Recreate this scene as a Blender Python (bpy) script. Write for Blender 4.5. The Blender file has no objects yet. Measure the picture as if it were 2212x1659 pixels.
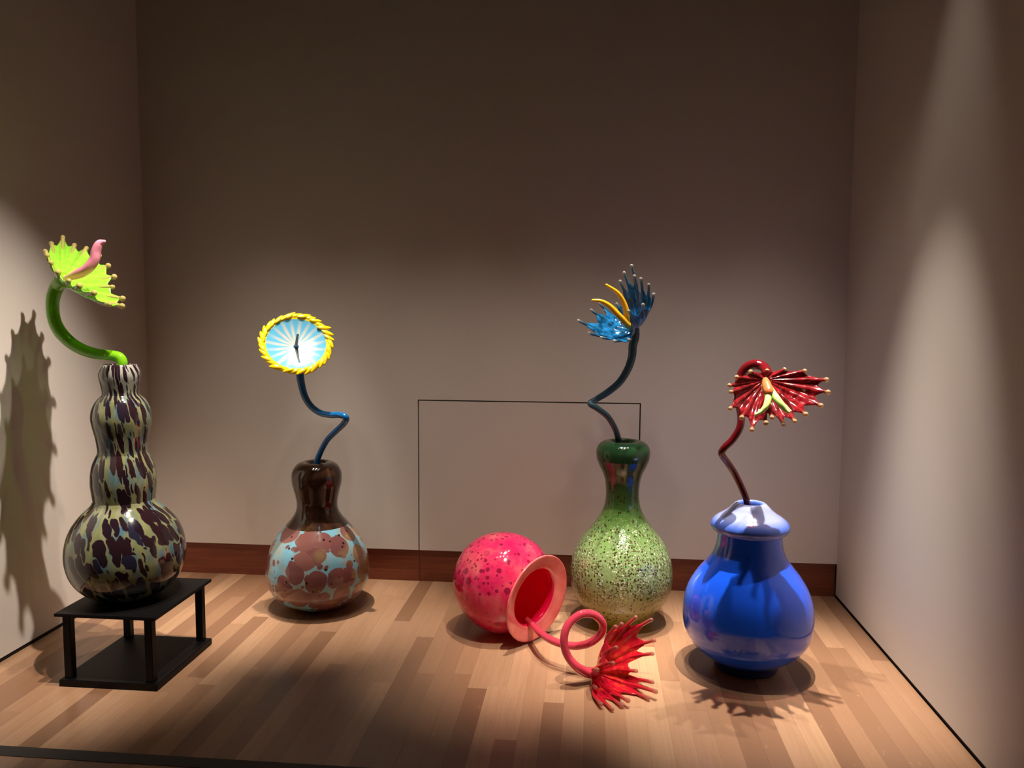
import bpy, bmesh, math, random
from mathutils import Vector, Matrix
random.seed(7)
sc = bpy.context.scene
COL = sc.collection
PI = math.pi

# ------------------------------------------------------------------ camera
CAM = Vector((2.67095, -4.67575, 1.6))
RT = Vector((0.99522215, 0.09748855, 0.00537242))
UP = Vector((-0.01369323, 0.08488466, 0.99629669))
FW = Vector((-0.09667149, 0.99161009, -0.08581403))
FPX = 1750.0
cd = bpy.data.cameras.new('camera')
cam = bpy.data.objects.new('camera', cd)
COL.objects.link(cam)
cam.matrix_world = Matrix(((RT.x, UP.x, -FW.x, CAM.x), (RT.y, UP.y, -FW.y, CAM.y), (RT.z, UP.z, -FW.z, CAM.z), (0, 0, 0, 1)))
cd.sensor_width = 36.0
cd.lens = 36.0 * FPX / 2212.0
cd.clip_start = 0.05
sc.camera = cam

# ------------------------------------------------------------------ world, exposure
w = bpy.data.worlds.new('gallery_dark')
sc.world = w
w.use_nodes = True
w.node_tree.nodes['Background'].inputs[0].default_value = (1.0, 0.83, 0.66, 1)
w.node_tree.nodes['Background'].inputs[1].default_value = 0.006
sc.view_settings.view_transform = 'Standard'
sc.view_settings.look = 'None'
sc.view_settings.gamma = 1.0
sc.view_settings.use_curve_mapping = False
sc.view_settings.exposure = 0.6
sc.cycles.use_denoising = True
sc.cycles.max_bounces = 12
sc.cycles.transparent_max_bounces = 16
sc.cycles.sample_clamp_indirect = 4.0

# ------------------------------------------------------------------ gallery spotlights in the ceiling, plus added fill for the back wall
def spot(name, loc, aim, watt, angle, blend=0.5, size=0.03, colour=(1.0, 0.89, 0.765)):
    ld = bpy.data.lights.new(name, 'SPOT')
    ld.energy = watt
    ld.spot_size = math.radians(angle)
    ld.spot_blend = blend
    ld.shadow_soft_size = size
    ld.color = colour
    o = bpy.data.objects.new(name, ld)
    COL.objects.link(o)
    o.location = loc
    d = Vector(aim) - Vector(loc)
    o.rotation_euler = d.to_track_quat('-Z', 'Y').to_euler()
    return o

LZ = 3.95
spot('spotlight', (1.72, -1.92, LZ), (0.22, -1.25, 0.75), 520, 38, 1.0, 0.022)                       # stand and left wall
spot('spotlight', (1.15, -1.62, LZ), (0.40, -1.25, 0.3), 230, 30, 1.0, 0.022)                         # stand
spot('spotlight', (0.80, -0.75, LZ), (0.62, -0.62, 0.3), 170, 26, 1.0, 0.025)                         # between stand and back wall
spot('spotlight', (1.06, -0.62, LZ), (1.20, -0.53, 0.3), 500, 25, 1.0, 0.02)                          # brown gourd vase
spot('spotlight', (2.55, -1.10, LZ), (2.40, -0.95, 0.2), 380, 28, 1.0, 0.02)                          # pink vase
spot('spotlight', (2.95, -2.40, LZ), (2.56, -1.02, 0.3), 420, 22, 1.0, 0.02)                          # pink vase, from the front
spot('spotlight', (2.95, -0.74, LZ), (2.86, -0.60, 0.3), 420, 22, 1.0, 0.02)                          # green vase
spot('spotlight', (3.52, -0.98, LZ), (3.42, -1.12, 0.3), 760, 30, 1.0, 0.018)                         # cobalt vase
spot('spotlight', (3.90, -0.62, LZ), (3.45, -1.25, 0.2), 170, 26, 0.8, 0.018)                         # cobalt vase, from behind
spot('spotlight', (3.72, -1.38, LZ), (4.02, -1.15, 0.3), 30, 34, 1.0, 0.03)                            # grazes the right wall
spot('spotlight', (3.00, -1.45, LZ), (4.05, -1.12, 0.15), 300, 29, 1.0, 0.03)                          # right wall
for fx in (0.85, 1.4, 1.95, 2.5, 3.05, 3.6):  # added fill lamps, standing in for spill from the spots on the wall
    spot('added_wall_fill', (fx, -1.75, LZ), (fx, -0.02, 0.05), 32, 38, 1.0, 0.06)
    spot('added_wall_fill', (fx, -1.10, LZ), (fx, -0.12, 0.0), 34, 30, 1.0, 0.05)                          # added as well, brightens the foot of the back wall

# ------------------------------------------------------------------ helpers
def at(px, py, Y):
    d = FW + RT * ((px - 1106.0) / FPX) + UP * ((829.5 - py) / FPX)
    return CAM + d * ((Y - CAM.y) / d.y)

def flr(px, py, z=0.0):
    d = FW + RT * ((px - 1106.0) / FPX) + UP * ((829.5 - py) / FPX)
    return CAM + d * ((z - CAM.z) / d.z)

def link(name, me, mat=None, parent=None, smooth=False):
    o = bpy.data.objects.new(name, me)
    COL.objects.link(o)
    if mat and not me.materials:
        me.materials.append(mat)
    if smooth:
        for p in me.polygons:
            p.use_smooth = True
    if parent is not None:
        o.parent = parent
        o.matrix_parent_inverse = Matrix.Translation(parent.location).inverted()
    return o

def root(name, label, cat, loc, group=None):
    o = bpy.data.objects.new(name, None)
    COL.objects.link(o)
    o.location = loc
    o.empty_display_size = 0.1
    o['label'] = label
    o['category'] = cat
    if group:
        o['group'] = group
    return o

def box_bm(bm, x0, x1, y0, y1, z0, z1):
    v = [bm.verts.new(p) for p in ((x0, y0, z0), (x1, y0, z0), (x1, y1, z0), (x0, y1, z0), (x0, y0, z1), (x1, y0, z1), (x1, y1, z1), (x0, y1, z1))]
    for f in ((3, 2, 1, 0), (4, 5, 6, 7), (0, 1, 5, 4), (1, 2, 6, 5), (2, 3, 7, 6), (3, 0, 4, 7)):
        bm.faces.new([v[i] for i in f])

def boxes(name, lst, mat, parent=None, bevel=0.0):
    bm = bmesh.new()
    for b in lst:
        box_bm(bm, *b)
    if bevel:
        bmesh.ops.bevel(bm, geom=bm.edges[:], offset=bevel, segments=2, affect='EDGES')
    me = bpy.data.meshes.new(name)
    bm.to_mesh(me)
    bm.free()
    return link(name, me, mat, parent)

def catmull(pts, n, closed=False):
    pts = [Vector(p) for p in pts]
    out = []
    m = len(pts)
    rng = range(m) if closed else range(m - 1)
    for i in rng:
        if closed:
            a, b, c, d = pts[(i - 1) % m], pts[i], pts[(i + 1) % m], pts[(i + 2) % m]
        else:
            b, c = pts[i], pts[i + 1]
            a = pts[i - 1] if i > 0 else b * 2 - c
            d = pts[i + 2] if i + 2 < m else c * 2 - b
        for k in range(n):
            t = k / n
            out.append(0.5 * ((2 * b) + (c - a) * t + (2 * a - 5 * b + 4 * c - d) * t * t + (3 * b - a - 3 * c + d) * t * t * t))
    if not closed:
        out.append(pts[-1].copy())
    return out

def tube_mesh(name, pts, radii, n=6, seg=14, flat=1.0):
    """smooth tapered rod with rounded ends through pts (radii given at pts)"""
    P = catmull(pts, n)
    Rr = [v.x for v in catmull([(r, 0, 0) for r in radii], n)]
    rings = []
    T = [(P[min(i + 1, len(P) - 1)] - P[max(i - 1, 0)]).normalized() for i in range(len(P))]
    ref = Vector((0, 0, 1)) if abs(T[0].z) < 0.9 else Vector((1, 0, 0))
    N = T[0].cross(ref).normalized()
    seq = []
    for k in (0.15, 0.5, 0.8):
        seq.append((P[0] - T[0] * Rr[0] * math.sqrt(1 - k * k), T[0], Rr[0] * k))
    for i in range(len(P)):
        seq.append((P[i], T[i], Rr[i]))
    for k in (0.8, 0.5, 0.15):
        seq.append((P[-1] + T[-1] * Rr[-1] * math.sqrt(1 - k * k), T[-1], Rr[-1] * k))
    verts, faces = [], []
    for c, t, r in seq:
        N = (N - t * N.dot(t)).normalized()
        B = t.cross(N)
        for s in range(seg):
            a = 2 * PI * s / seg
            verts.append(c + (N * math.cos(a) + B * math.sin(a) * flat) * r)
    m = len(seq)
    for i in range(m - 1):
        for s in range(seg):
            s2 = (s + 1) % seg
            faces.append((i * seg + s, i * seg + s2, (i + 1) * seg + s2, (i + 1) * seg + s))
    faces.append(tuple(reversed(range(seg))))
    faces.append(tuple((m - 1) * seg + s for s in range(seg)))
    me = bpy.data.meshes.new(name)
    me.from_pydata([tuple(v) for v in verts], [], faces)
    at_ = me.attributes.new('along', 'FLOAT', 'POINT')
    at_.data.foreach_set('value', [(i // seg) / (m - 1) for i in range(len(verts))])
    me.update()
    return me

def tube(name, pts, radii, mat, parent, n=6, seg=14):
    return link(name, tube_mesh(name, pts, radii, n, seg), mat, parent, True)

def profile(pts, n=5):
    return [(max(v.x, 0.0), v.z) for v in catmull([(r, 0, z) for r, z in pts], n)]

def lathe(name, prof, centre, mat, parent, seg=96, v0=0.0, basis=None, wob=0.0):
    """surface of revolution with uv: u once around (seam at the back), v metres along the profile"""
    verts, faces, uvs = [], [], []
    vv = [v0]
    for i in range(1, len(prof)):
        vv.append(vv[-1] + math.hypot(prof[i][0] - prof[i - 1][0], prof[i][1] - prof[i - 1][1]))
    for r, z in prof:
        for s in range(seg):
            a = 2 * PI * s / seg + PI / 2
            k = 1 + wob * math.sin(3 * a + 9 * z)
            p = Vector((r * k * math.cos(a), r * k * math.sin(a), z))
            if basis is not None:
                p = basis @ p
            verts.append(tuple(Vector(centre) + p))
    for i in range(len(prof) - 1):
        for s in range(seg):
            s2 = (s + 1) % seg
            faces.append((i * seg + s, i * seg + s2, (i + 1) * seg + s2, (i + 1) * seg + s))
            uvs += [(s / seg, vv[i]), ((s + 1) / seg, vv[i]), ((s + 1) / seg, vv[i + 1]), (s / seg, vv[i + 1])]
    me = bpy.data.meshes.new(name)
    me.from_pydata(verts, [], faces)
    uvl = me.uv_layers.new(name='UVMap')
    for i, uv in enumerate(uvs):
        uvl.data[i].uv = uv
    me.update()
    o = link(name, me, mat, parent, True)
    return o, vv[-1]

# ------------------------------------------------------------------ material helpers
class NT:
    def __init__(s, name):
        s.m = bpy.data.materials.new(name)
        s.m.use_nodes = True
        s.t = s.m.node_tree
        s.t.nodes.clear()
        s.out = s.t.nodes.new('ShaderNodeOutputMaterial')
    def n(s, typ, ins=None, **kw):
        nd = s.t.nodes.new('ShaderNode' + typ)
        for k, v in kw.items():
            setattr(nd, k, v)
        for k, v in (ins or {}).items():
            s.set(nd.inputs[k], v)
        return nd
    def set(s, sock, v):
        if isinstance(v, bpy.types.NodeSocket):
            s.t.links.new(v, sock)
        else:
            if sock.type == 'RGBA' and len(v) == 3:
                v = (*v, 1)
            sock.default_value = v
    def math(s, op, a, b=None, c=None, clamp=False):
        nd = s.t.nodes.new('ShaderNodeMath')
        nd.operation = op
        nd.use_clamp = clamp
        for i, v in enumerate((a, b, c)):
            if v is not None:
                s.set(nd.inputs[i], v)
        return nd.outputs[0]
    def step(s, v, lo, hi):
        nd = s.n('MapRange', {0: v, 1: lo, 2: hi, 3: 0.0, 4: 1.0}, interpolation_type='SMOOTHSTEP', clamp=True)
        return nd.outputs[0]
    def mix(s, f, a, b):
        nd = s.t.nodes.new('ShaderNodeMix')
        nd.data_type = 'RGBA'
        s.set(nd.inputs[0], f)
        s.set(nd.inputs[6], a)
        s.set(nd.inputs[7], b)
        return nd.outputs[2]
    def ramp(s, f, stops):
        nd = s.t.nodes.new('ShaderNodeValToRGB')
        el = nd.color_ramp.elements
        while len(el) < len(stops):
            el.new(0.5)
        for e, (p, c) in zip(el, stops):
            e.position = p
            e.color = (*c, 1)
        s.set(nd.inputs[0], f)
        return nd.outputs[0]
    def noise(s, vec, scale, detail=2.0, rough=0.5, dist=0.0):
        return s.n('TexNoise', {'Vector': vec, 'Scale': scale, 'Detail': detail, 'Roughness': rough, 'Distortion': dist})
    def voro(s, vec, scale, feature='F1', rand=1.0, **kw):
        nd = s.n('TexVoronoi', feature=feature, **kw)
        s.set(nd.inputs['Vector'], vec)
        s.set(nd.inputs['Scale'], scale)
        s.set(nd.inputs['Randomness'], rand)
        return nd
    def vec(s, x, y, z=0.0):
        return s.n('CombineXYZ', {0: x, 1: y, 2: z}).outputs[0]
    def sep(s, v):
        return s.n('SeparateXYZ', {0: v}).outputs
    def coord(s, which='Object'):
        return s.n('TexCoord').outputs[which]
    def pos(s):
        return s.n('NewGeometry').outputs['Position']
    def principled(s, colour, rough=0.4, **kw):
        ins = {'Base Color': colour, 'Roughness': rough}
        ins.update({k.replace('_', ' '): v for k, v in kw.items()})
        return s.n('BsdfPrincipled', ins)
    def finish(s, shader):
        s.t.links.new(shader.outputs[0], s.out.inputs[0])
        return s.m
    def mixsh(s, f, a, b):
        nd = s.t.nodes.new('ShaderNodeMixShader')
        s.set(nd.inputs[0], f)
        s.t.links.new(a.outputs[0], nd.inputs[1])
        s.t.links.new(b.outputs[0], nd.inputs[2])
        return nd
    def bump(s, h, strength=0.2, dist=0.01):
        return s.n('Bump', {'Height': h, 'Strength': strength, 'Distance': dist}).outputs[0]

def plain(name, colour, rough=0.5, **kw):
    t = NT(name)
    return t.finish(t.principled(colour, rough, **kw))

def glass(name, colour, see=0.3, rough=0.06, tint=None, var=0.0, scale=14.0):
    """coloured blown glass: glossy body colour, part of the light goes straight through, tinted"""
    t = NT(name)
    c = colour
    if var:
        nz = t.noise(t.coord(), scale, 3).outputs[0]
        c = t.mix(t.step(nz, 0.35, 0.65), tuple(x * (1 - var) for x in colour), tuple(min(1, x * (1 + var)) for x in colour))
    p = t.principled(c, rough, Coat_Weight=0.6, Coat_Roughness=0.03)
    tr = t.n('BsdfTransparent', {'Color': tint or colour})
    return t.finish(t.mixsh(see, p, tr))

def finger_glass(name, base, tip, see0, see1, tint0, tint1, lo=0.45, hi=0.85):
    """a glass point drawn out of the petal: petal colour at its root, paler glass at its end"""
    t = NT(name)
    k = t.step(t.n('Attribute', attribute_name='along').outputs['Fac'], lo, hi)
    p = t.principled(t.mix(k, base, tip), 0.05, Coat_Weight=0.7, Coat_Roughness=0.02)
    tr = t.n('BsdfTransparent', {'Color': t.mix(k, tint0, tint1)})
    f = t.math('ADD', t.math('MULTIPLY', k, see1 - see0), see0)
    return t.finish(t.mixsh(f, p, tr))

def clear_glass(name, colour, rough=0.03):
    t = NT(name)
    return t.finish(t.principled(colour, rough, Transmission_Weight=1.0, IOR=1.47))

# ------------------------------------------------------------------ setting materials
t = NT('painted_wall')
nz = t.noise(t.pos(), 90, 4).outputs[0]
M_wall = t.finish(t.principled((0.66, 0.595, 0.54), 0.55, Normal=t.bump(nz, 0.06, 0.002)))
M_dark = plain('black_gap', (0.012, 0.008, 0.007), 0.7)

t = NT('red_wood_baseboard')
p = t.sep(t.pos())
g = t.noise(t.vec(t.math('MULTIPLY', p[0], 3.0), t.math('MULTIPLY', p[1], 3.0), t.math('MULTIPLY', p[2], 60.0)), 1.0, 5, 0.6).outputs[0]
M_base = t.finish(t.principled(t.ramp(g, [(0.3, (0.13, 0.029, 0.013)), (0.7, (0.23, 0.056, 0.024))]), 0.38))

t = NT('oak_strip')
rnd = t.n('ObjectInfo').outputs['Random']
p = t.sep(t.pos())
off = t.math('MULTIPLY', rnd, 37.0)
gv = t.vec(t.math('ADD', t.math('MULTIPLY', p[0], 70.0), off), t.math('ADD', t.math('MULTIPLY', p[1], 3.0), off), off)
g1 = t.noise(gv, 1.0, 5, 0.65, 0.4).outputs[0]
fv = t.vec(t.math('MULTIPLY', p[0], 30.0), t.math('ADD', t.math('MULTIPLY', p[1], 16.0), off), off)
fl = t.step(t.noise(fv, 1.6, 3, 0.6, 0.8).outputs[0], 0.66, 0.72)
base = t.ramp(rnd, [(0.0, (0.20, 0.100, 0.055)), (0.3, (0.285, 0.153, 0.086)), (0.66, (0.36, 0.203, 0.117)), (1.0, (0.44, 0.262, 0.154))])
dk = t.mix(t.math('MULTIPLY', t.step(g1, 0.35, 0.75), 0.35), base, (0.25, 0.12, 0.055))
col = t.mix(t.math('MULTIPLY', fl, 0.16), dk, (0.66, 0.47, 0.30))
M_oak = t.finish(t.principled(col, t.math('ADD', t.math('MULTIPLY', g1, 0.16), 0.27), Coat_Weight=0.25, Coat_Roughness=0.22, Normal=t.bump(g1, 0.05, 0.002)))
M_black_metal = plain('black_painted_steel', (0.0035, 0.003, 0.0035), 0.5, Specular_IOR_Level=0.18)
M_strip = plain('black_floor_strip', (0.014, 0.011, 0.010), 0.6)

# ------------------------------------------------------------------ room shell
W = 4.076
HT = 4.2
YF = -3.6
def struct(o):
    o['kind'] = 'structure'
    return o
WY = -0.02          # face of the back wall; the baseboard sits back below it
BZ = 0.195
px0, px1, pz1 = 1.665, 2.955, 1.094
g = 0.0035
wb = struct(boxes('wall_back', [
    (-0.15, px0 - g, WY, 0.10, BZ, HT),
    (px1 + g, W + 0.15, WY, 0.10, BZ, HT),
    (px0 - g, px1 + g, WY, 0.10, pz1 + g, HT),
    (px0 - g, px1 + g, 0.06, 0.10, BZ, pz1 + g)], M_wall))
boxes('access_panel', [(px0 + g, px1 - g, WY, 0.02, BZ, pz1 - g)], M_wall, wb)
boxes('panel_gap', [(px0 - g, px1 + g, 0.045, 0.06, BZ, pz1 + g)], M_dark, wb)
struct(boxes('wall_left', [(-0.15, 0.0, YF, WY, 0.018, HT)], M_wall))
struct(boxes('wall_right', [(W, W + 0.15, YF, WY, 0.018, HT)], M_wall))
struct(boxes('trim_1', [(-0.15, -0.006, YF, 0.0, -0.012, 0.018)], M_dark))
struct(boxes('trim_2', [(W + 0.006, W + 0.15, YF, 0.0, -0.012, 0.018)], M_dark))
bb = struct(boxes('baseboard_back', [(-0.15, W + 0.15, 0.018, 0.10, -0.012, BZ)], M_dark))
for a, b in ((0.0, px0 - 0.001), (px0 + 0.001, px1 - 0.001), (px1 + 0.001, W)):
    boxes('board', [(a, b, 0.0, 0.018, 0.0, BZ - 0.001)], M_base, bb, 0.0008)
struct(boxes('ceiling', [(-0.15, W + 0.15, YF, 0.10, HT, HT + 0.1)], plain('dark_ceiling', (0.05, 0.045, 0.04), 0.9)))

# floor: oak strips laid towards the back wall
SY0, SY1 = -2.003, -2.066
flo = struct(boxes('floor', [(-0.15, W + 0.15, -5.2, 0.10, -0.06, -0.0125)], plain('subfloor', (0.05, 0.03, 0.02), 0.9)))
bm = bmesh.new()
box_bm(bm, -0.5, 0.5, -0.5, 0.5, -0.012, 0.0)
plank_me = bpy.data.meshes.new('plank')
bm.to_mesh(plank_me)
bm.free()
plank_me.materials.append(M_oak)
rows = 49
pw = W / rows
def lay(x, ya, yb):
    o = bpy.data.objects.new('plank', plank_me)
    COL.objects.link(o)
    o.parent = flo
    o.location = (x, (ya + yb) / 2, -random.random() * 0.0003)
    o.scale = (pw - 0.0003, abs(yb - ya) - 0.0004, 1)
for i in range(rows):
    x = (i + 0.5) * pw
    y = -0.0005
    first = random.uniform(0.2, 1.4)
    while y > SY0 + 1e-4:
        ln = first if y > -0.001 else random.uniform(0.7, 1.7)
        yn = y - ln
        if yn < SY0 + 0.15:
            yn = SY0
        lay(x, y, yn)
        y = yn
    if i < 30:
        lay(x, SY1, SY1 - random.uniform(0.35, 0.6))
struct(boxes('floor_front', [(-0.15, W + 0.15, -5.2, SY1 - 0.35, -0.0125, -0.004)], plain('front_floor_wood', (0.30, 0.17, 0.09), 0.4)))
struct(boxes('trim_3', [(-0.0, W, SY1, SY0, -0.012, 0.0015)], M_strip))

# outlet on the baseboard
ob = root('electrical_outlet', 'small brown electrical outlet plate on the dark baseboard behind the pink vase', 'outlet', (2.50, 0.0, 0.075))
boxes('cover_plate', [(2.452, 2.524, -0.006, 0.0, 0.035, 0.150)], plain('brown_plate', (0.13, 0.055, 0.03), 0.4), ob, 0.002)
for z in (0.07, 0.118):
    boxes('socket', [(2.476, 2.500, -0.0075, -0.0055, z - 0.012, z + 0.012)], M_dark, ob)

# ------------------------------------------------------------------ black stand
ST = dict(x0=0.421, x1=0.862, y0=-1.532, y1=-1.030, h=0.322)
sx0, sx1, sy0, sy1, sh = ST['x0'], ST['x1'], ST['y0'], ST['y1'], ST['h']
st = root('display_stand', 'low black metal stand with square legs carrying the tall tiered vase', 'stand', ((sx0 + sx1) / 2, (sy0 + sy1) / 2, 0))
boxes('base_plate', [(sx0, sx1, sy0, sy1, 0.0, 0.03)], M_black_metal, st, 0.003)
boxes('top_plate', [(sx0 - 0.008, sx1 + 0.004, sy0 - 0.004, sy1 + 0.004, sh - 0.014, sh)], M_black_metal, st, 0.002)
for lx in (sx0 + 0.035, sx1 - 0.04):
    for ly in (sy0 + 0.03, sy1 - 0.03):
        boxes('leg', [(lx - 0.017, lx + 0.017, ly - 0.017, ly + 0.017, 0.03, sh - 0.014)], M_black_metal, st, 0.002)

# ------------------------------------------------------------------ vases
def vase_wall(outer_top_r, z_top, depth, r_in, r_belly):
    return [(r_in, z_top - 0.012), (r_in * 0.98, z_top - 0.04), (r_belly, z_top - depth)]

# --- tall tiered vase with dark flecks
t = NT('dark_flecked_glass')
uv = t.sep(t.n('UVMap').outputs[0])
wv = t.n('UVMap').outputs[0]
wob = t.noise(t.pos(), 16, 2).outputs[0]
u = t.math('ADD', t.math('MULTIPLY', uv[0], 29.0), t.math('MULTIPLY', uv[1], 7.0))
u = t.math('ADD', u, t.math('MULTIPLY', wob, 0.9))
vv = t.math('ADD', t.math('MULTIPLY', uv[1], 8.6), t.math('MULTIPLY', wob, 0.8))
cell = t.voro(t.vec(u, vv), 1.0, 'F1', 0.85, voronoi_dimensions='2D')
cell2 = t.voro(t.vec(t.math('MULTIPLY', u, 1.9), t.math('MULTIPLY', vv, 1.9), 3.0), 1.0, 'F1', 0.9, voronoi_dimensions='2D')
rr = t.sep(cell.outputs['Color'])
rr2 = t.sep(cell2.outputs['Color'])
thr = t.math('ADD', t.math('MULTIPLY', rr[0], 0.26), 0.30)
blot = t.step(t.math('SUBTRACT', thr, cell.outputs['Distance']), -0.01, 0.03)
thr2 = t.math('ADD', t.math('MULTIPLY', rr2[0], 0.55), -0.20)
blot2 = t.step(t.math('SUBTRACT', thr2, cell2.outputs['Distance']), -0.01, 0.04)
dark = t.math('MAXIMUM', blot, blot2)
nb = t.noise(t.vec(t.math('MULTIPLY', uv[0], 30.0), t.math('MULTIPLY', uv[1], 7.0)), 1.0, 2).outputs[0]
basec = t.ramp(nb, [(0.30, (0.05, 0.15, 0.21)), (0.42, (0.14, 0.17, 0.13)), (0.55, (0.20, 0.205, 0.08)), (0.72, (0.25, 0.24, 0.17))])
basec = t.mix(t.step(uv[1], 1.10, 1.28), basec, (0.30, 0.29, 0.25))
darkc = t.ramp(rr[1], [(0.0, (0.014, 0.007, 0.013)), (0.7, (0.024, 0.009, 0.011)), (0.9, (0.015, 0.016, 0.035)), (1.0, (0.06, 0.03, 0.02))])
M_v1 = t.finish(t.principled(t.mix(dark, basec, darkc), 0.10, Coat_Weight=0.5, Coat_Roughness=0.02))

def build_vase(name, label, X, Y, z0, parts, seg=96, k=1.0):
    """parts: list of (part name, control points upward, material)"""
    rt = root(name, label, 'vase', (X, Y, z0))
    v = 0.0
    for nm, pts, mat in parts:
        o, v = lathe(nm, profile([(r * k, z) for r, z in pts], 6), (X, Y, 0), mat, rt, seg, v)
    return rt

v1x, v1y = 0.596, -1.285
v1 = build_vase('tiered_vase', 'tall four-tiered glass vase of olive and black flecks on the black stand', v1x, v1y, sh, [
    ('body', [(0.0, 0.324), (0.07, 0.322), (0.11, 0.324), (0.16, 0.334), (0.21, 0.362), (0.25, 0.400), (0.276, 0.445), (0.289, 0.495), (0.291, 0.530), (0.286, 0.572), (0.273, 0.615), (0.247, 0.662), (0.204, 0.709), (0.163, 0.743), (0.149, 0.765)], M_v1),
    ('tier', [(0.149, 0.765), (0.153, 0.795), (0.158, 0.840), (0.156, 0.880), (0.148, 0.920), (0.134, 0.952), (0.120, 0.976)], M_v1),
    ('tier', [(0.120, 0.976), (0.119, 0.995), (0.126, 1.045), (0.139, 1.094), (0.145, 1.132), (0.139, 1.170), (0.119, 1.208), (0.090, 1.236)], M_v1),
    ('rim', [(0.090, 1.236), (0.088, 1.251), (0.095, 1.284), (0.102, 1.318), (0.097, 1.342), (0.083, 1.366), (0.076, 1.370), (0.068, 1.362), (0.066, 1.330), (0.064, 1.25)], M_v1)], k=0.865)

# --- brown gourd vase
t = NT('rose_and_sky_glass')
pp = t.pos()
ps = t.sep(pp)
wob = t.noise(pp, 7, 2)
pv = t.n('VectorMath', {0: pp, 1: t.n('VectorMath', {0: wob.outputs['Color'], 1: (0.05, 0.05, 0.05)}, operation='MULTIPLY').outputs[0]}, operation='ADD').outputs[0]
big = t.voro(pv, 9.5, 'F1', 0.9)
sml = t.voro(pv, 19.0, 'F1', 0.95)
cid = t.sep(big.outputs['Color'])
sid = t.sep(sml.outputs['Color'])
b1 = t.step(t.math('SUBTRACT', t.math('ADD', t.math('MULTIPLY', cid[1], 0.26), 0.45), big.outputs['Distance']), -0.02, 0.03)
b2 = t.step(t.math('SUBTRACT', t.math('ADD', t.math('MULTIPLY', sid[1], 0.60), -0.12), sml.outputs['Distance']), -0.02, 0.04)
rose = t.math('MAXIMUM', b1, b2)
rosec = t.mix(cid[0], (0.165, 0.062, 0.062), (0.25, 0.10, 0.085))
sky = t.mix(t.step(t.noise(pp, 9, 2).outputs[0], 0.4, 0.65), (0.20, 0.46, 0.58), (0.30, 0.37, 0.35))
c = t.mix(rose, sky, rosec)
sp = t.voro(pp, 34, 'F1', 1.0)
spr = t.sep(sp.outputs['Color'])
speck = t.math('MULTIPLY', t.step(sp.outputs['Distance'], 0.27, 0.20), t.step(spr[0], 0.72, 0.74))
c = t.mix(speck, c, t.mix(t.step(spr[1], 0.80, 0.82), (0.035, 0.006, 0.006), (0.25, 0.32, 0.02)))
lf = t.noise(pp, 4.5, 2).outputs[0]
gold = t.math('MULTIPLY', t.math('MULTIPLY', t.step(lf, 0.54, 0.66), rose), 0.75)
c = t.mix(gold, c, (0.42, 0.27, 0.13))
crk = t.noise(pp, 160, 2).outputs[0]
M_v2 = t.finish(t.principled(c, 0.14, Coat_Weight=0.5, Coat_Roughness=0.03, Metallic=t.math('MULTIPLY', gold, 0.4), Normal=t.bump(crk, t.math('MULTIPLY', gold, 0.35), 0.004)))
t = NT('brown_and_shade_glass')  # brown neck glass; the bloom's shade on the shoulder is put into this colour
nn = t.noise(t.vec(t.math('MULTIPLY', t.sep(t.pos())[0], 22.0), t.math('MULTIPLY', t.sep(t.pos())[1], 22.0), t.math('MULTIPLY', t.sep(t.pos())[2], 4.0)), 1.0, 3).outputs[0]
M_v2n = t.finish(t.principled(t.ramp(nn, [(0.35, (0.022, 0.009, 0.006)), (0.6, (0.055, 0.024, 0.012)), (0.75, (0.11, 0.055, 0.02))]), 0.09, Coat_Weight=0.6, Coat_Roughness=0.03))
v2x, v2y = 1.196, -0.455
build_vase('gourd_vase', 'brown-necked gourd glass vase with rose and sky-blue blotches below the sunflower bloom', v2x, v2y, 0, [
    ('body', [(0.0, 0.004), (0.09, 0.0), (0.125, 0.003), (0.165, 0.018), (0.209, 0.044), (0.239, 0.070), (0.259, 0.096), (0.274, 0.124), (0.284, 0.155), (0.287, 0.190), (0.286, 0.215), (0.283, 0.245), (0.278, 0.273), (0.271, 0.305), (0.260, 0.336), (0.244, 0.367), (0.223, 0.398), (0.196, 0.429), (0.172, 0.456)], M_v2),
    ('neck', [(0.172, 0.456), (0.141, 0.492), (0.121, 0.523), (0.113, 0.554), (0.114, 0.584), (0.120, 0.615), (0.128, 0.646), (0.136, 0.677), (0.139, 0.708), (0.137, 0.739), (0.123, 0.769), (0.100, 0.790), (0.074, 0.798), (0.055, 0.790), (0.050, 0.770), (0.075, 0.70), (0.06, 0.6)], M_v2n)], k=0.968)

# --- green vase
t = NT('speckled_green_glass')
pp = t.pos()
ps = t.sep(pp)
z = ps[2]
gr = t.ramp(t.math('DIVIDE', z, 1.0), [(0.0, (0.42, 0.36, 0.04)), (0.10, (0.46, 0.41, 0.14)), (0.17, (0.36, 0.36, 0.12)), (0.24, (0.25, 0.31, 0.13)), (0.42, (0.20, 0.32, 0.11)), (0.56, (0.10, 0.21, 0.04)), (0.66, (0.05, 0.12, 0.025)), (0.84, (0.022, 0.065, 0.02)), (0.98, (0.02, 0.07, 0.03))])
sm = t.noise(t.vec(t.math('MULTIPLY', ps[0], 14.0), t.math('MULTIPLY', ps[1], 14.0), t.math('MULTIPLY', z, 5.0)), 1.0, 3, 0.6).outputs[0]
zmask = t.math('MULTIPLY', t.step(z, 0.12, 0.20), t.step(z, 0.62, 0.45))
cl = t.math('MULTIPLY', t.step(sm, 0.36, 0.52), zmask)
fine = t.voro(pp, 120, 'F1', 1.0)
fr = t.sep(fine.outputs['Color'])
gl = t.ramp(fr[0], [(0.0, (0.035, 0.02, 0.012)), (0.45, (0.10, 0.060, 0.03)), (0.46, (0.18, 0.20, 0.09)), (0.80, (0.30, 0.33, 0.18)), (0.92, (0.62, 0.62, 0.50)), (1.0, (0.8, 0.8, 0.7))])
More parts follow.
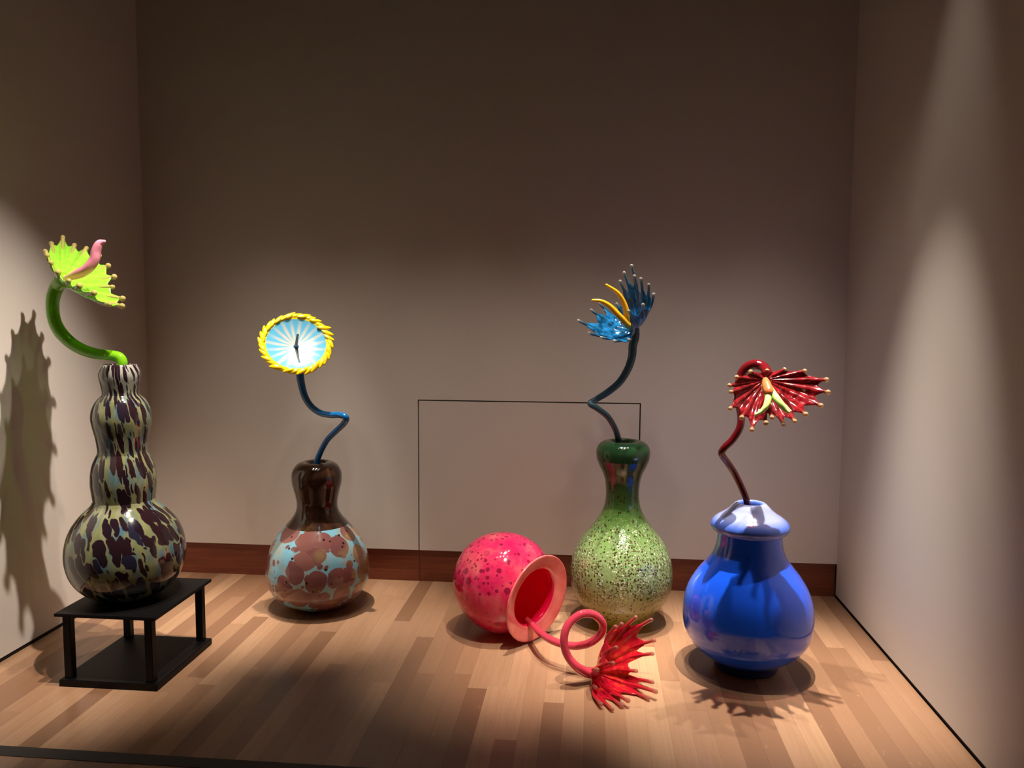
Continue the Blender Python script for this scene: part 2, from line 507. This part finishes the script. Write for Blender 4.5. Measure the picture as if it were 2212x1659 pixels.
c = t.mix(t.math('MULTIPLY', cl, t.step(fine.outputs['Distance'], 0.62, 0.35)), gr, gl)
sp = t.voro(t.vec(ps[0], ps[1], t.math('MULTIPLY', z, 0.72)), 62, 'F1', 1.0)
spr = t.sep(sp.outputs['Color'])
speck = t.math('MULTIPLY', t.step(sp.outputs['Distance'], 0.34, 0.25), t.step(spr[0], 0.36, 0.38))
c = t.mix(t.math('MULTIPLY', speck, t.step(z, 0.88, 0.80)), c, t.mix(t.step(spr[1], 0.85, 0.87), (0.045, 0.035, 0.008), (0.01, 0.12, 0.03)))
pr = t.principled(c, 0.12, Coat_Weight=0.6, Coat_Roughness=0.03, Normal=t.bump(fine.outputs['Distance'], t.math('MULTIPLY', cl, 0.3), 0.003))
see = t.ramp(z, [(0.0, (0.62,) * 3), (0.16, (0.34,) * 3), (0.3, (0.12,) * 3), (0.7, (0.14,) * 3), (0.95, (0.28,) * 3)])
M_v3 = t.finish(t.mixsh(see, pr, t.n('BsdfTransparent', {'Color': t.mix(0.5, gr, (0.9, 0.85, 0.4))})))
v3x, v3y = 2.842, -0.515
build_vase('long_necked_vase', 'green speckled long-necked glass vase with yellow base beside the pink vase', v3x, v3y, 0, [
    ('body', [(0.0, 0.006), (0.08, 0.002), (0.125, 0.0), (0.142, 0.006), (0.160, 0.034), (0.180, 0.062), (0.208, 0.095), (0.232, 0.126), (0.247, 0.157), (0.258, 0.190), (0.264, 0.225), (0.265, 0.258), (0.263, 0.293), (0.257, 0.329), (0.248, 0.365), (0.233, 0.400), (0.212, 0.436), (0.185, 0.471), (0.155, 0.506), (0.129, 0.542), (0.108, 0.577)], M_v3),
    ('neck', [(0.108, 0.577), (0.094, 0.612), (0.087, 0.648), (0.085, 0.683), (0.087, 0.718), (0.092, 0.753), (0.103, 0.788), (0.120, 0.823), (0.134, 0.858)], M_v3),
    ('rim', [(0.134, 0.858), (0.138, 0.886), (0.136, 0.912), (0.123, 0.937), (0.100, 0.952), (0.076, 0.956), (0.062, 0.948), (0.064, 0.925), (0.10, 0.88), (0.08, 0.80)], M_v3)])

# --- cobalt vase
t = NT('cobalt_glass')
nz = t.noise(t.pos(), 60, 2).outputs[0]
M_v5 = t.finish(t.principled((0.010, 0.10, 0.88), 0.14, Coat_Weight=0.7, Coat_Roughness=0.03, Normal=t.bump(nz, 0.04, 0.004)))
t = NT('pale_blue_glass')
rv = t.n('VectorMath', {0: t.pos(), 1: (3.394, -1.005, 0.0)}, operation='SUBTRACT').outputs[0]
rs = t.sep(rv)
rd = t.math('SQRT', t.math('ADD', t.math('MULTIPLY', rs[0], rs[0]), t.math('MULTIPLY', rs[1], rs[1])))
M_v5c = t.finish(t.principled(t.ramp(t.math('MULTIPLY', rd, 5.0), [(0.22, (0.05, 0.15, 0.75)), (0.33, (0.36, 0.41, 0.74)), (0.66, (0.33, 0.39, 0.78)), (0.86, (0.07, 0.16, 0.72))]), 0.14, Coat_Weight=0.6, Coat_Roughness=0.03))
M_v5f = plain('navy_glass', (0.004, 0.012, 0.09), 0.15)
v5x, v5y = 3.394, -1.005
build_vase('cobalt_vase', 'round cobalt blue glass vase with pale flared collar on the floor', v5x, v5y, 0, [
    ('foot', [(0.0, 0.004), (0.08, 0.0), (0.125, 0.0), (0.140, 0.006), (0.146, 0.03), (0.16, 0.048)], M_v5f),
    ('body', [(0.160, 0.048), (0.200, 0.073), (0.236, 0.104), (0.262, 0.137), (0.278, 0.170), (0.285, 0.203), (0.288, 0.240), (0.287, 0.272), (0.283, 0.307), (0.275, 0.342), (0.261, 0.378), (0.241, 0.413), (0.221, 0.442), (0.198, 0.470), (0.176, 0.499), (0.163, 0.520), (0.154, 0.542), (0.146, 0.570), (0.142, 0.605), (0.140, 0.625)], M_v5),
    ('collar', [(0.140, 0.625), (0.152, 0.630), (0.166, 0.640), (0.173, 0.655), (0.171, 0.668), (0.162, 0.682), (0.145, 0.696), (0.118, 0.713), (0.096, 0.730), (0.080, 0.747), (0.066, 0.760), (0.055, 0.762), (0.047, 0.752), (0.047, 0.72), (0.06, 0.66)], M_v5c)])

# --- pink vase lying on its side
t = NT('speckled_pink_glass')
pp = t.pos()
mo = t.noise(pp, 9, 4, 0.6).outputs[0]
c = t.ramp(mo, [(0.3, (0.66, 0.012, 0.11)), (0.5, (0.78, 0.04, 0.15)), (0.7, (0.82, 0.15, 0.19))])
for scl, rad, rt_ in ((20, 0.30, 0.55), (44, 0.36, 0.40)):
    sp = t.voro(pp, scl, 'F1', 1.0)
    spr = t.sep(sp.outputs['Color'])
    r_ = t.math('MULTIPLY', t.math('ADD', spr[1], 0.35), rad)
    sk = t.math('MULTIPLY', t.step(t.math('SUBTRACT', r_, sp.outputs['Distance']), -0.02, 0.05), t.step(spr[0], rt_, rt_ + 0.02))
    c = t.mix(t.math('MULTIPLY', sk, 0.85), c, (0.12, 0.008, 0.045))
M_pink = t.finish(t.mixsh(0.34, t.principled(c, 0.10, Coat_Weight=0.6, Coat_Roughness=0.02), t.n('BsdfTransparent', {'Color': (1.0, 0.35, 0.42)})))
t = NT('salmon_glass')
mo = t.noise(t.pos(), 12, 3).outputs[0]
M_salmon = t.finish(t.principled(t.ramp(mo, [(0.35, (0.76, 0.12, 0.125)), (0.6, (0.86, 0.20, 0.18))]), 0.16, Coat_Weight=0.4, Coat_Roughness=0.05))
t = NT('crimson_glass')
M_red_in = t.finish(t.mixsh(0.45, t.principled((0.92, 0.008, 0.08), 0.12, Coat_Weight=0.4), t.n('BsdfTranslucent', {'Color': (0.95, 0.02, 0.09)})))
ax = Vector((0.79, -0.60, -0.13)).normalized()
sd = ax.cross(Vector((0, 0, 1))).normalized()
u2 = sd.cross(ax).normalized()
B4 = Matrix((( sd.x, u2.x, ax.x), (sd.y, u2.y, ax.y), (sd.z, u2.z, ax.z)))
pc = flr(1090, 1258, 0.252)
pk = root('pink_vase', 'pink speckled round glass vase lying on its side with wide salmon lip', 'vase', (pc.x, pc.y, 0))
outer = [(0.0, -0.268), (0.06, -0.262), (0.13, -0.232), (0.20, -0.165), (0.238, -0.08), (0.250, 0.0), (0.240, 0.07), (0.212, 0.125), (0.176, 0.165), (0.155, 0.185)]
o, v = lathe('body', profile(outer, 6), pc, M_pink, pk, 96, 0, B4)
lip = [(0.155, 0.185), (0.160, 0.195), (0.185, 0.206), (0.214, 0.216), (0.2185, 0.222), (0.214, 0.227), (0.185, 0.221), (0.158, 0.213), (0.146, 0.205)]
lathe('lip', profile(lip, 5), pc, M_salmon, pk, 96, v, B4)
inner = [(0.146, 0.205), (0.140, 0.190), (0.160, 0.155), (0.200, 0.11), (0.228, 0.05), (0.236, -0.02), (0.215, -0.10), (0.16, -0.19), (0.08, -0.245), (0.0, -0.252)]
lathe('interior', profile(inner, 5), pc, M_red_in, pk, 96, v, B4)

# ------------------------------------------------------------------ glass flowers
def bez(C, Q, P, s):
    return C * ((1 - s) ** 2) + Q * (2 * s * (1 - s)) + P * (s * s)

def bloom(rt, C, tips, axis, mat, tipmat, web_hi=0.86, web_lo=0.70, lat=0.6, axial=0.12, rib=0.006, fr=0.007, ball=0.010, K=6, NR=18, thick=0.004, knob=None):
    """open flower: webs of glass between finger-like points that end in beads"""
    axis = axis.normalized()
    M = len(tips)
    Q = []
    for P in tips:
        d = P - C
        a = axis * d.dot(axis)
        Q.append(C + (d - a) * lat + a * axial)
    S = M * K
    rows = []
    for j in range(NR + 1):
        tj = 0.05 + 0.95 * j / NR
        row = []
        for s in range(S):
            i, k = divmod(s, K)
            fr_ = k / K
            e = web_lo + (web_hi - web_lo) * abs(math.cos(PI * fr_)) ** 1.6
            pts = []
            for m in (-1, 0, 1, 2):
                ii = (i + m) % M
                pts.append(bez(C, Q[ii], tips[ii], tj * e))
            a, b, c, d = pts
            x = fr_
            p = 0.5 * ((2 * b) + (c - a) * x + (2 * a - 5 * b + 4 * c - d) * x * x + (3 * b - a - 3 * c + d) * x ** 3)
            p = p + axis * (rib * math.cos(2 * PI * fr_) * min(1, tj * 1.6))
            row.append(p)
        rows.append(row)
    verts = [tuple(p) for r in rows for p in r]
    faces = []
    for j in range(NR):
        for s in range(S):
            s2 = (s + 1) % S
            faces.append((j * S + s, j * S + s2, (j + 1) * S + s2, (j + 1) * S + s))
    me = bpy.data.meshes.new('bloom')
    me.from_pydata(verts, [], faces)
    me.update()
    ob = link('bloom', me, mat, rt, True)
    sol = ob.modifiers.new('thickness', 'SOLIDIFY')
    sol.thickness = thick
    sol.offset = 0
    for i, P in enumerate(tips):
        pts = [bez(C, Q[i], P, web_hi * 0.66), bez(C, Q[i], P, web_hi * 0.86), bez(C, Q[i], P, 0.95), P]
        k = ball * random.uniform(0.85, 1.15)
        fo = tube('finger', pts, [fr * 0.45, fr * 0.9, fr * 0.95, k], tipmat, None, 5, 10)
        fo.parent = ob
    return ob

def crop(s, ox, oy, Y):
    return lambda x, y, d=0.0: at(ox + x / s, oy + y / s, Y + d)

# --- green flower on the tiered vase
M_lime = glass('lime_glass', (0.20, 0.52, 0.012), 0.22, 0.10, (0.45, 0.9, 0.05))
t = NT('lime_petal_glass')
nn = t.noise(t.pos(), 40, 2).outputs[0]
pr = t.principled(t.mix(nn, (0.17, 0.46, 0.02), (0.36, 0.66, 0.06)), 0.14, Coat_Weight=0.6, Coat_Roughness=0.03)
M_limep = t.finish(t.mixsh(0.22, pr, t.n('BsdfTransparent', {'Color': (0.6, 0.95, 0.15)})))
M_olive_tip = finger_glass('amber_olive_glass', (0.30, 0.40, 0.03), (0.42, 0.34, 0.12), 0.2, 0.30, (0.6, 0.9, 0.2), (0.85, 0.8, 0.45), 0.1, 0.5)
M_rose = plain('milky_pink_glass', (0.74, 0.24, 0.34), 0.18, Coat_Weight=0.4)
c1 = crop(4.608, 0, 480, -1.30)
fl = root('glass_flower', 'lime green glass flower with pink stamen in the tall tiered vase', 'glass flower', (v1x, v1y, sh), 'glass flowers in the vases')
C = c1(610, 590, -0.02)
tips = [c1(450, 290, 0.03), c1(510, 215, 0.10), c1(625, 150, 0.16), c1(740, 230, 0.18), c1(860, 260, 0.18), c1(985, 335, 0.15), c1(1075, 435, 0.10), c1(1135, 545, 0.04), c1(1120, 645, -0.02), c1(1220, 760, -0.07), c1(1215, 835, -0.13), c1(1090, 820, -0.18), c1(935, 705, -0.21), c1(790, 635, -0.21), c1(685, 585, -0.19), c1(575, 500, -0.15), c1(505, 405, -0.10), c1(470, 335, -0.03)]
bloom(fl, C, tips, Vector((0.35, -0.45, 0.82)), M_limep, M_olive_tip, 0.94, 0.87, 0.6, 0.25, 0.005, 0.010, 0.0125)
stem = [c1(625, 575, -0.02), c1(570, 635), c1(530, 740), c1(522, 860), c1(545, 990), c1(610, 1105), c1(720, 1210), c1(850, 1280), c1(980, 1315), c1(1100, 1325), c1(1185, 1345), c1(1215, 1395), c1(1208, 1450), c1(1200, 1560), c1(1190, 1750)]
tube('stem', stem, [0.034, 0.030, 0.028, 0.027, 0.027, 0.027, 0.026, 0.025, 0.024, 0.023, 0.023, 0.023, 0.023, 0.022, 0.02], M_lime, fl, 8, 18)
tube('stamen', [c1(655, 560, -0.05), c1(780, 515, -0.08), c1(880, 455, -0.09), c1(940, 370, -0.09), c1(958, 285, -0.09), c1(990, 215, -0.09), c1(1035, 192, -0.09)], [0.012, 0.021, 0.022, 0.021, 0.020, 0.017, 0.008], M_rose, fl, 6, 16)

# --- sunflower-like bloom on the gourd vase
Ysun = -0.50
c2 = crop(4.609, 520, 640, Ysun)
M_bstem = glass('deep_blue_glass', (0.006, 0.14, 0.40), 0.04, 0.06)
M_yel = glass('yellow_glass', (0.86, 0.60, 0.008), 0.08, 0.10, (1, 0.8, 0.1))
sf = root('glass_flower', 'sky-blue disc glass flower with yellow petal rim in the brown gourd vase', 'glass flower', (v2x, v2y, 0), 'glass flowers in the vases')
DC = c2(552, 470)
dax = Vector((0.30, -0.765, 0.57)).normalized()
dsx = Vector((dax.y, -dax.x, 0)).normalized() * -1
dup = dax.cross(dsx).normalized()
if dup.z < 0:
    dup = -dup
dsx = dup.cross(dax)
D3 = Matrix(((dsx.x, dup.x, dax.x), (dsx.y, dup.y, dax.y), (dsx.z, dup.z, dax.z)))
DR = 0.158
t = NT('sky_disc_glass')
ob_ = t.sep(t.coord('UV'))
rad = t.math('DIVIDE', ob_[1], 0.18)
str_ = t.math('ABSOLUTE', t.math('SINE', t.math('MULTIPLY', ob_[0], 19 * PI)))
wn = t.noise(t.vec(t.math('MULTIPLY', ob_[0], 19.0), t.math('MULTIPLY', rad, 1.5)), 1.0, 2).outputs[0]
thr = t.math('ADD', t.math('MULTIPLY', rad, 1.15), t.math('MULTIPLY', wn, 0.9))
thr = t.math('SUBTRACT', thr, 0.38)
st_ = t.step(t.math('SUBTRACT', str_, thr), -0.35, 0.45)
pale = t.mix(st_, (0.09, 0.36, 0.55), (0.44, 0.43, 0.38))
sp = t.voro(t.pos(), 30, 'F1', 1.0)
sk = t.math('MULTIPLY', t.step(sp.outputs['Distance'], 0.18, 0.12), t.step(t.sep(sp.outputs['Color'])[0], 0.86, 0.88))
M_disc = t.finish(t.principled(t.mix(sk, pale, (0.30, 0.42, 0.12)), 0.24, Coat_Weight=0.4, Coat_Roughness=0.16))
lathe('bloom', profile([(0.003, -0.030), (0.05, -0.025), (0.10, -0.016), (0.14, -0.004), (DR, 0.003), (DR + 0.003, 0.0), (DR, -0.008), (0.13, -0.018), (0.08, -0.034), (0.03, -0.05), (0.003, -0.055)], 4), DC, M_disc, sf, 76, 0, D3)
lathe('rim', profile([(DR - 0.003, 0.002), (DR + 0.008, 0.006), (DR + 0.022, 0.003), (DR + 0.026, -0.004), (DR + 0.014, -0.010), (DR - 0.003, -0.006)], 3), DC, M_yel, sf, 76, 0, D3)
bm = bmesh.new()
nl = 8
prev = None
for i in range(nl + 1):
    s = i / nl
    wd = 0.015 * (math.sin(PI * min(1, s * 0.92 + 0.06)) ** 0.7)
    hh = 0.008 * math.sin(PI * (0.15 + 0.8 * s))
    xx = (s - 0.4) * 0.075
    bend = 0.010 * s * s
    ring = [bm.verts.new((xx, bend + wd * math.cos(a), hh * math.sin(a))) for a in [2 * PI * k / 8 for k in range(8)]]
    if prev:
        for k in range(8):
            bm.faces.new((prev[k], prev[(k + 1) % 8], ring[(k + 1) % 8], ring[k]))
    prev = ring
bm.faces.new(prev)
bmesh.ops.recalc_face_normals(bm, faces=bm.faces[:])
pet_me = bpy.data.meshes.new('petal')
bm.to_mesh(pet_me)
bm.free()
pet_me.materials.append(M_yel)
for f in pet_me.polygons:
    f.use_smooth = True
NP = 32
for i in range(NP):
    a = 2 * PI * i / NP + random.uniform(-0.03, 0.03)
    # swirl: petals lie along the edge, their points leaving it
    rr_ = DR + 0.013 + random.uniform(-0.002, 0.004)
    p = DC + D3 @ Vector((rr_ * math.cos(a), rr_ * math.sin(a), 0.004 + 0.003 * (i % 2)))
    tang = a - PI / 2 + 0.22 + random.uniform(-0.10, 0.10)
    if 0.15 < (a % (2 * PI)) < 0.75:
        tang += 0.45
    R2 = D3.to_4x4() @ Matrix.Rotation(tang, 4, 'Z') @ Matrix.Rotation(random.uniform(-0.2, 0.1), 4, 'X')
    o = link('petal', pet_me, None, sf)
    o.matrix_basis = Matrix.Translation(p) @ R2 @ Matrix.Scale(random.uniform(0.82, 1.02), 4)
tube('stamen', [DC + D3 @ Vector((0, 0, -0.03)), DC + D3 @ Vector((0.004, 0.004, 0.03)), DC + D3 @ Vector((0.008, 0.010, 0.070))], [0.010, 0.0075, 0.006], plain('slate_glass', (0.12, 0.14, 0.17), 0.2), sf, 5, 12)
bs = [DC + D3 @ Vector((0, 0, -0.045)), c2(580, 660, 0.10), c2(592, 790, 0.09), c2(608, 890, 0.08), c2(640, 1000, 0.07), c2(700, 1095, 0.05), c2(790, 1160, 0.03), c2(890, 1182, 0.0), c2(990, 1183, -0.03), c2(1050, 1212, -0.04), c2(1020, 1275, -0.02), c2(935, 1355, 0.0), c2(862, 1430, 0.02), c2(805, 1530, 0.04), c2(762, 1630, 0.045), c2(745, 1720, 0.045), c2(735, 1900, 0.045)]
tube('stem', bs, [0.022, 0.022, 0.021, 0.020, 0.019, 0.018, 0.0175, 0.017, 0.017, 0.017, 0.0165, 0.016, 0.016, 0.016, 0.016, 0.016, 0.015], M_bstem, sf, 8, 18)

# --- blue flower in the green vase
Yb = v3y - 0.02
c3 = crop(4.046, 1200, 550, Yb)
M_tealstem = glass('smoky_teal_glass', (0.035, 0.075, 0.095), 0.30, 0.05, (0.35, 0.55, 0.62))
M_bluep = glass('blue_petal_glass', (0.012, 0.14, 0.34), 0.30, 0.05, (0.15, 0.5, 0.85), 0.6, 30)
M_cleart = finger_glass('clear_bead_glass', (0.02, 0.10, 0.18), (0.40, 0.40, 0.36), 0.3, 0.45, (0.2, 0.5, 0.7), (0.9, 0.9, 0.88), 0.5, 0.9)
M_ystam = plain('amber_yellow_glass', (0.80, 0.40, 0.015), 0.16, Coat_Weight=0.5)
bf = root('glass_flower', 'dark blue glass flower with two yellow stamens in the green vase', 'glass flower', (v3x, v3y, 0), 'glass flowers in the vases')
C = c3(690, 660)
tips = [c3(565, 235, 0.06), c3(600, 160, 0.04), c3(665, 98, 0.02), c3(690, 190, -0.02), c3(745, 213, -0.04), c3(815, 262, -0.05), c3(858, 350, -0.07), c3(765, 440, -0.13), c3(640, 495, -0.17), c3(640, 745, -0.17), c3(515, 757, -0.16), c3(400, 725, -0.13), c3(295, 688, -0.09), c3(200, 578, -0.02), c3(312, 485, 0.04), c3(385, 428, 0.10), c3(430, 490, 0.13), c3(535, 432, 0.13)]
bloom(bf, C, tips, Vector((-0.55, -0.35, 0.75)), M_bluep, M_cleart, 0.88, 0.77, 0.60, 0.15, 0.006, 0.0075, 0.0095)
stem = [c3(690, 655), c3(692, 720), c3(675, 800), c3(668, 890), c3(632, 1000), c3(560, 1115), c3(460, 1200), c3(360, 1262), c3(303, 1302, -0.02), c3(362, 1342, -0.03), c3(452, 1412, -0.02), c3(512, 1505, 0.0), c3(542, 1585, 0.01), c3(553, 1640, 0.02), c3(565, 1760, 0.02)]
tube('stem', stem, [0.026, 0.024, 0.022, 0.021, 0.020, 0.019, 0.018, 0.016, 0.0155, 0.0155, 0.0155, 0.015, 0.015, 0.015, 0.015], M_tealstem, bf, 8, 18)
tube('stamen', [c3(655, 625, -0.04), c3(628, 540, -0.06), c3(600, 430, -0.07), c3(545, 335, -0.08), c3(445, 265, -0.08)], [0.020, 0.018, 0.014, 0.010, 0.0065], M_ystam, bf, 6, 14)
tube('stamen', [c3(635, 620, -0.06), c3(560, 540, -0.08), c3(480, 455, -0.09), c3(400, 408, -0.10), c3(325, 400, -0.10)], [0.018, 0.016, 0.013, 0.010, 0.007], M_ystam, bf, 6, 14)

# --- red flower in the cobalt vase
Yr = v5y - 0.16
c4 = crop(4.6095, 1440, 760, Yr)
M_redg = glass('ruby_petal_glass', (0.17, 0.009, 0.013), 0.36, 0.05, (0.80, 0.12, 0.10), 0.6, 40)
M_redst = glass('ruby_stem_glass', (0.13, 0.006, 0.010), 0.14, 0.05, (0.6, 0.05, 0.05))
M_goldt = finger_glass('amber_bead_glass', (0.24, 0.012, 0.015), (0.52, 0.36, 0.20), 0.25, 0.40, (0.75, 0.1, 0.08), (0.95, 0.85, 0.65), 0.55, 0.88)
M_limes = plain('milky_lime_glass', (0.52, 0.72, 0.20), 0.2, Coat_Weight=0.4)
M_orange = plain('orange_glass', (0.60, 0.15, 0.05), 0.2, Coat_Weight=0.4)
rf = root('glass_flower', 'ruby red glass flower with two lime stamens in the cobalt blue vase', 'glass flower', (v5x, v5y, 0), 'glass flowers in the vases')
C = c4(985, 280, 0.04)
tips = [c4(700, 255, -0.01), c4(840, 202, 0.03), c4(1000, 192, 0.05), c4(1170, 178, 0.05), c4(1372, 192, 0.03), c4(1590, 278, -0.01), c4(1605, 402, -0.04), c4(1535, 535, -0.07), c4(1385, 622, -0.11), c4(1278, 692, -0.13), c4(1165, 722, -0.15), c4(1050, 655, -0.15), c4(988, 708, -0.16), c4(848, 778, -0.15), c4(748, 655, -0.12), c4(632, 565, -0.09), c4(640, 400, -0.06), c4(625, 335, -0.03)]
bloom(rf, C, tips, Vector((0.05, -0.80, 0.10)), M_redg, M_goldt, 0.93, 0.83, 0.55, 0.25, 0.007, 0.008, 0.011)
tube('stem', [c4(985, 278, 0.05), c4(1000, 215, 0.08), c4(960, 150, 0.12), c4(880, 125, 0.14), c4(790, 160, 0.15), c4(735, 250, 0.15), c4(718, 380, 0.13), c4(725, 520, 0.11), c4(742, 660, 0.09), c4(722, 770, 0.08), c4(655, 875, 0.08), c4(575, 955, 0.08), c4(548, 1015, 0.09), c4(600, 1095, 0.12), c4(665, 1190, 0.14), c4(722, 1300, 0.15), c4(775, 1420, 0.155), c4(800, 1500, 0.16), c4(815, 1640, 0.16)],
     [0.016, 0.022, 0.022, 0.022, 0.021, 0.020, 0.019, 0.018, 0.0165, 0.016, 0.016, 0.0155, 0.015, 0.015, 0.015, 0.015, 0.015, 0.015, 0.014], M_redst, rf, 8, 16)
tube('stamen', [c4(980, 300, -0.04), c4(985, 370, -0.07), c4(1012, 450, -0.11), c4(990, 540, -0.14), c4(940, 595, -0.15), c4(885, 625, -0.16)], [0.013, 0.016, 0.015, 0.013, 0.009, 0.005], M_limes, rf, 6, 12)
tube('stamen', [c4(995, 300, -0.04), c4(1025, 370, -0.07), c4(1075, 440, -0.11), c4(1130, 510, -0.14), c4(1180, 570, -0.15), c4(1215, 600, -0.16)], [0.014, 0.016, 0.016, 0.0145, 0.0125, 0.007], M_limes, rf, 6, 12)
tube('stamen_sheath', [c4(985, 285, -0.045), c4(998, 340, -0.07), c4(1018, 400, -0.10)], [0.014, 0.020, 0.021], M_orange, rf, 6, 14)

# --- red flower lying in front of the pink vase
lipc = pc + ax * 0.20
M_pinkst = glass('coral_glass', (0.66, 0.055, 0.10), 0.10, 0.06, (0.9, 0.2, 0.25))
t = NT('scarlet_petal_glass')
nz = t.noise(t.pos(), 26, 3).outputs[0]
pr = t.principled(t.ramp(nz, [(0.32, (0.34, 0.004, 0.018)), (0.55, (0.52, 0.008, 0.028)), (0.78, (0.70, 0.09, 0.02))]), 0.06, Coat_Weight=0.7, Coat_Roughness=0.02)
M_scar = t.finish(t.mixsh(0.32, pr, t.n('BsdfTransparent', {'Color': (0.97, 0.28, 0.22)})))
M_clearr = finger_glass('pale_rose_bead_glass', (0.50, 0.01, 0.025), (0.42, 0.16, 0.13), 0.25, 0.50, (0.9, 0.12, 0.1), (0.95, 0.75, 0.7), 0.45, 0.8)
lf_ = root('glass_flower', 'scarlet glass flower with looped coral stem lying on the floor before the pink vase', 'glass flower', (2.75, -1.35, 0), 'glass flowers in the vases')
Yl = -1.30
c5 = crop(3.456, 960, 1120, Yl)
c6 = crop(5.927, 1240, 1300, Yl)
def g6(x, y, z=0.012):
    return flr(1240 + x / 5.927, 1300 + y / 5.927, z)
lax = Vector((0.58, -0.78, 0.22)).normalized()
C = c6(425, 985) + Vector((-0.045, 0.06, -0.004))
tips = [c6(530, 320, 0.03), c6(610, 285, 0.09), c6(790, 200, 0.10), c6(990, 230, 0.08), c6(1025, 495, 0.05), c6(1005, 665, 0.02), c6(795, 885, 0.02), c6(1005, 1030, 0.02), g6(1045, 1150, 0.035), g6(955, 1235), g6(690, 1265, 0.03), g6(610, 1325), g6(490, 1375), g6(350, 1310, 0.02), c6(275, 1100, -0.07), c6(295, 870, -0.09), c6(500, 785, -0.10), c6(540, 585, -0.06)]
bloom(lf_, C, tips, lax, M_scar, M_clearr, 0.86, 0.74, 0.68, 0.12, 0.006, 0.008, 0.0095)
ls = [(600, 742, 0.60), (652, 788, 0.43), (720, 856, 0.28), (800, 908, 0.20), (900, 943, 0.16), (1005, 950, 0.13), (1100, 922, 0.11), (1172, 855, 0.10), (1180, 780, 0.09), (1120, 720, 0.07), (1030, 712, 0.05), (945, 768, 0.03), (900, 850, 0.01), (895, 950, 0.0), (925, 1035, 0.0), (985, 1105, 0.0), (1060, 1150, 0.0), (1130, 1165, 0.0), (1195, 1180, -0.01)]
tube('stem', [c5(x, y, d) for x, y, d in ls[:-3]] + [C + Vector((-0.048, -0.028, 0.016)), C + Vector((-0.012, -0.004, 0.0))], [0.015, 0.016, 0.017] + [0.0175] * 12 + [0.019, 0.022, 0.025], M_pinkst, lf_, 8, 18)
bpy.context.view_layer.update()
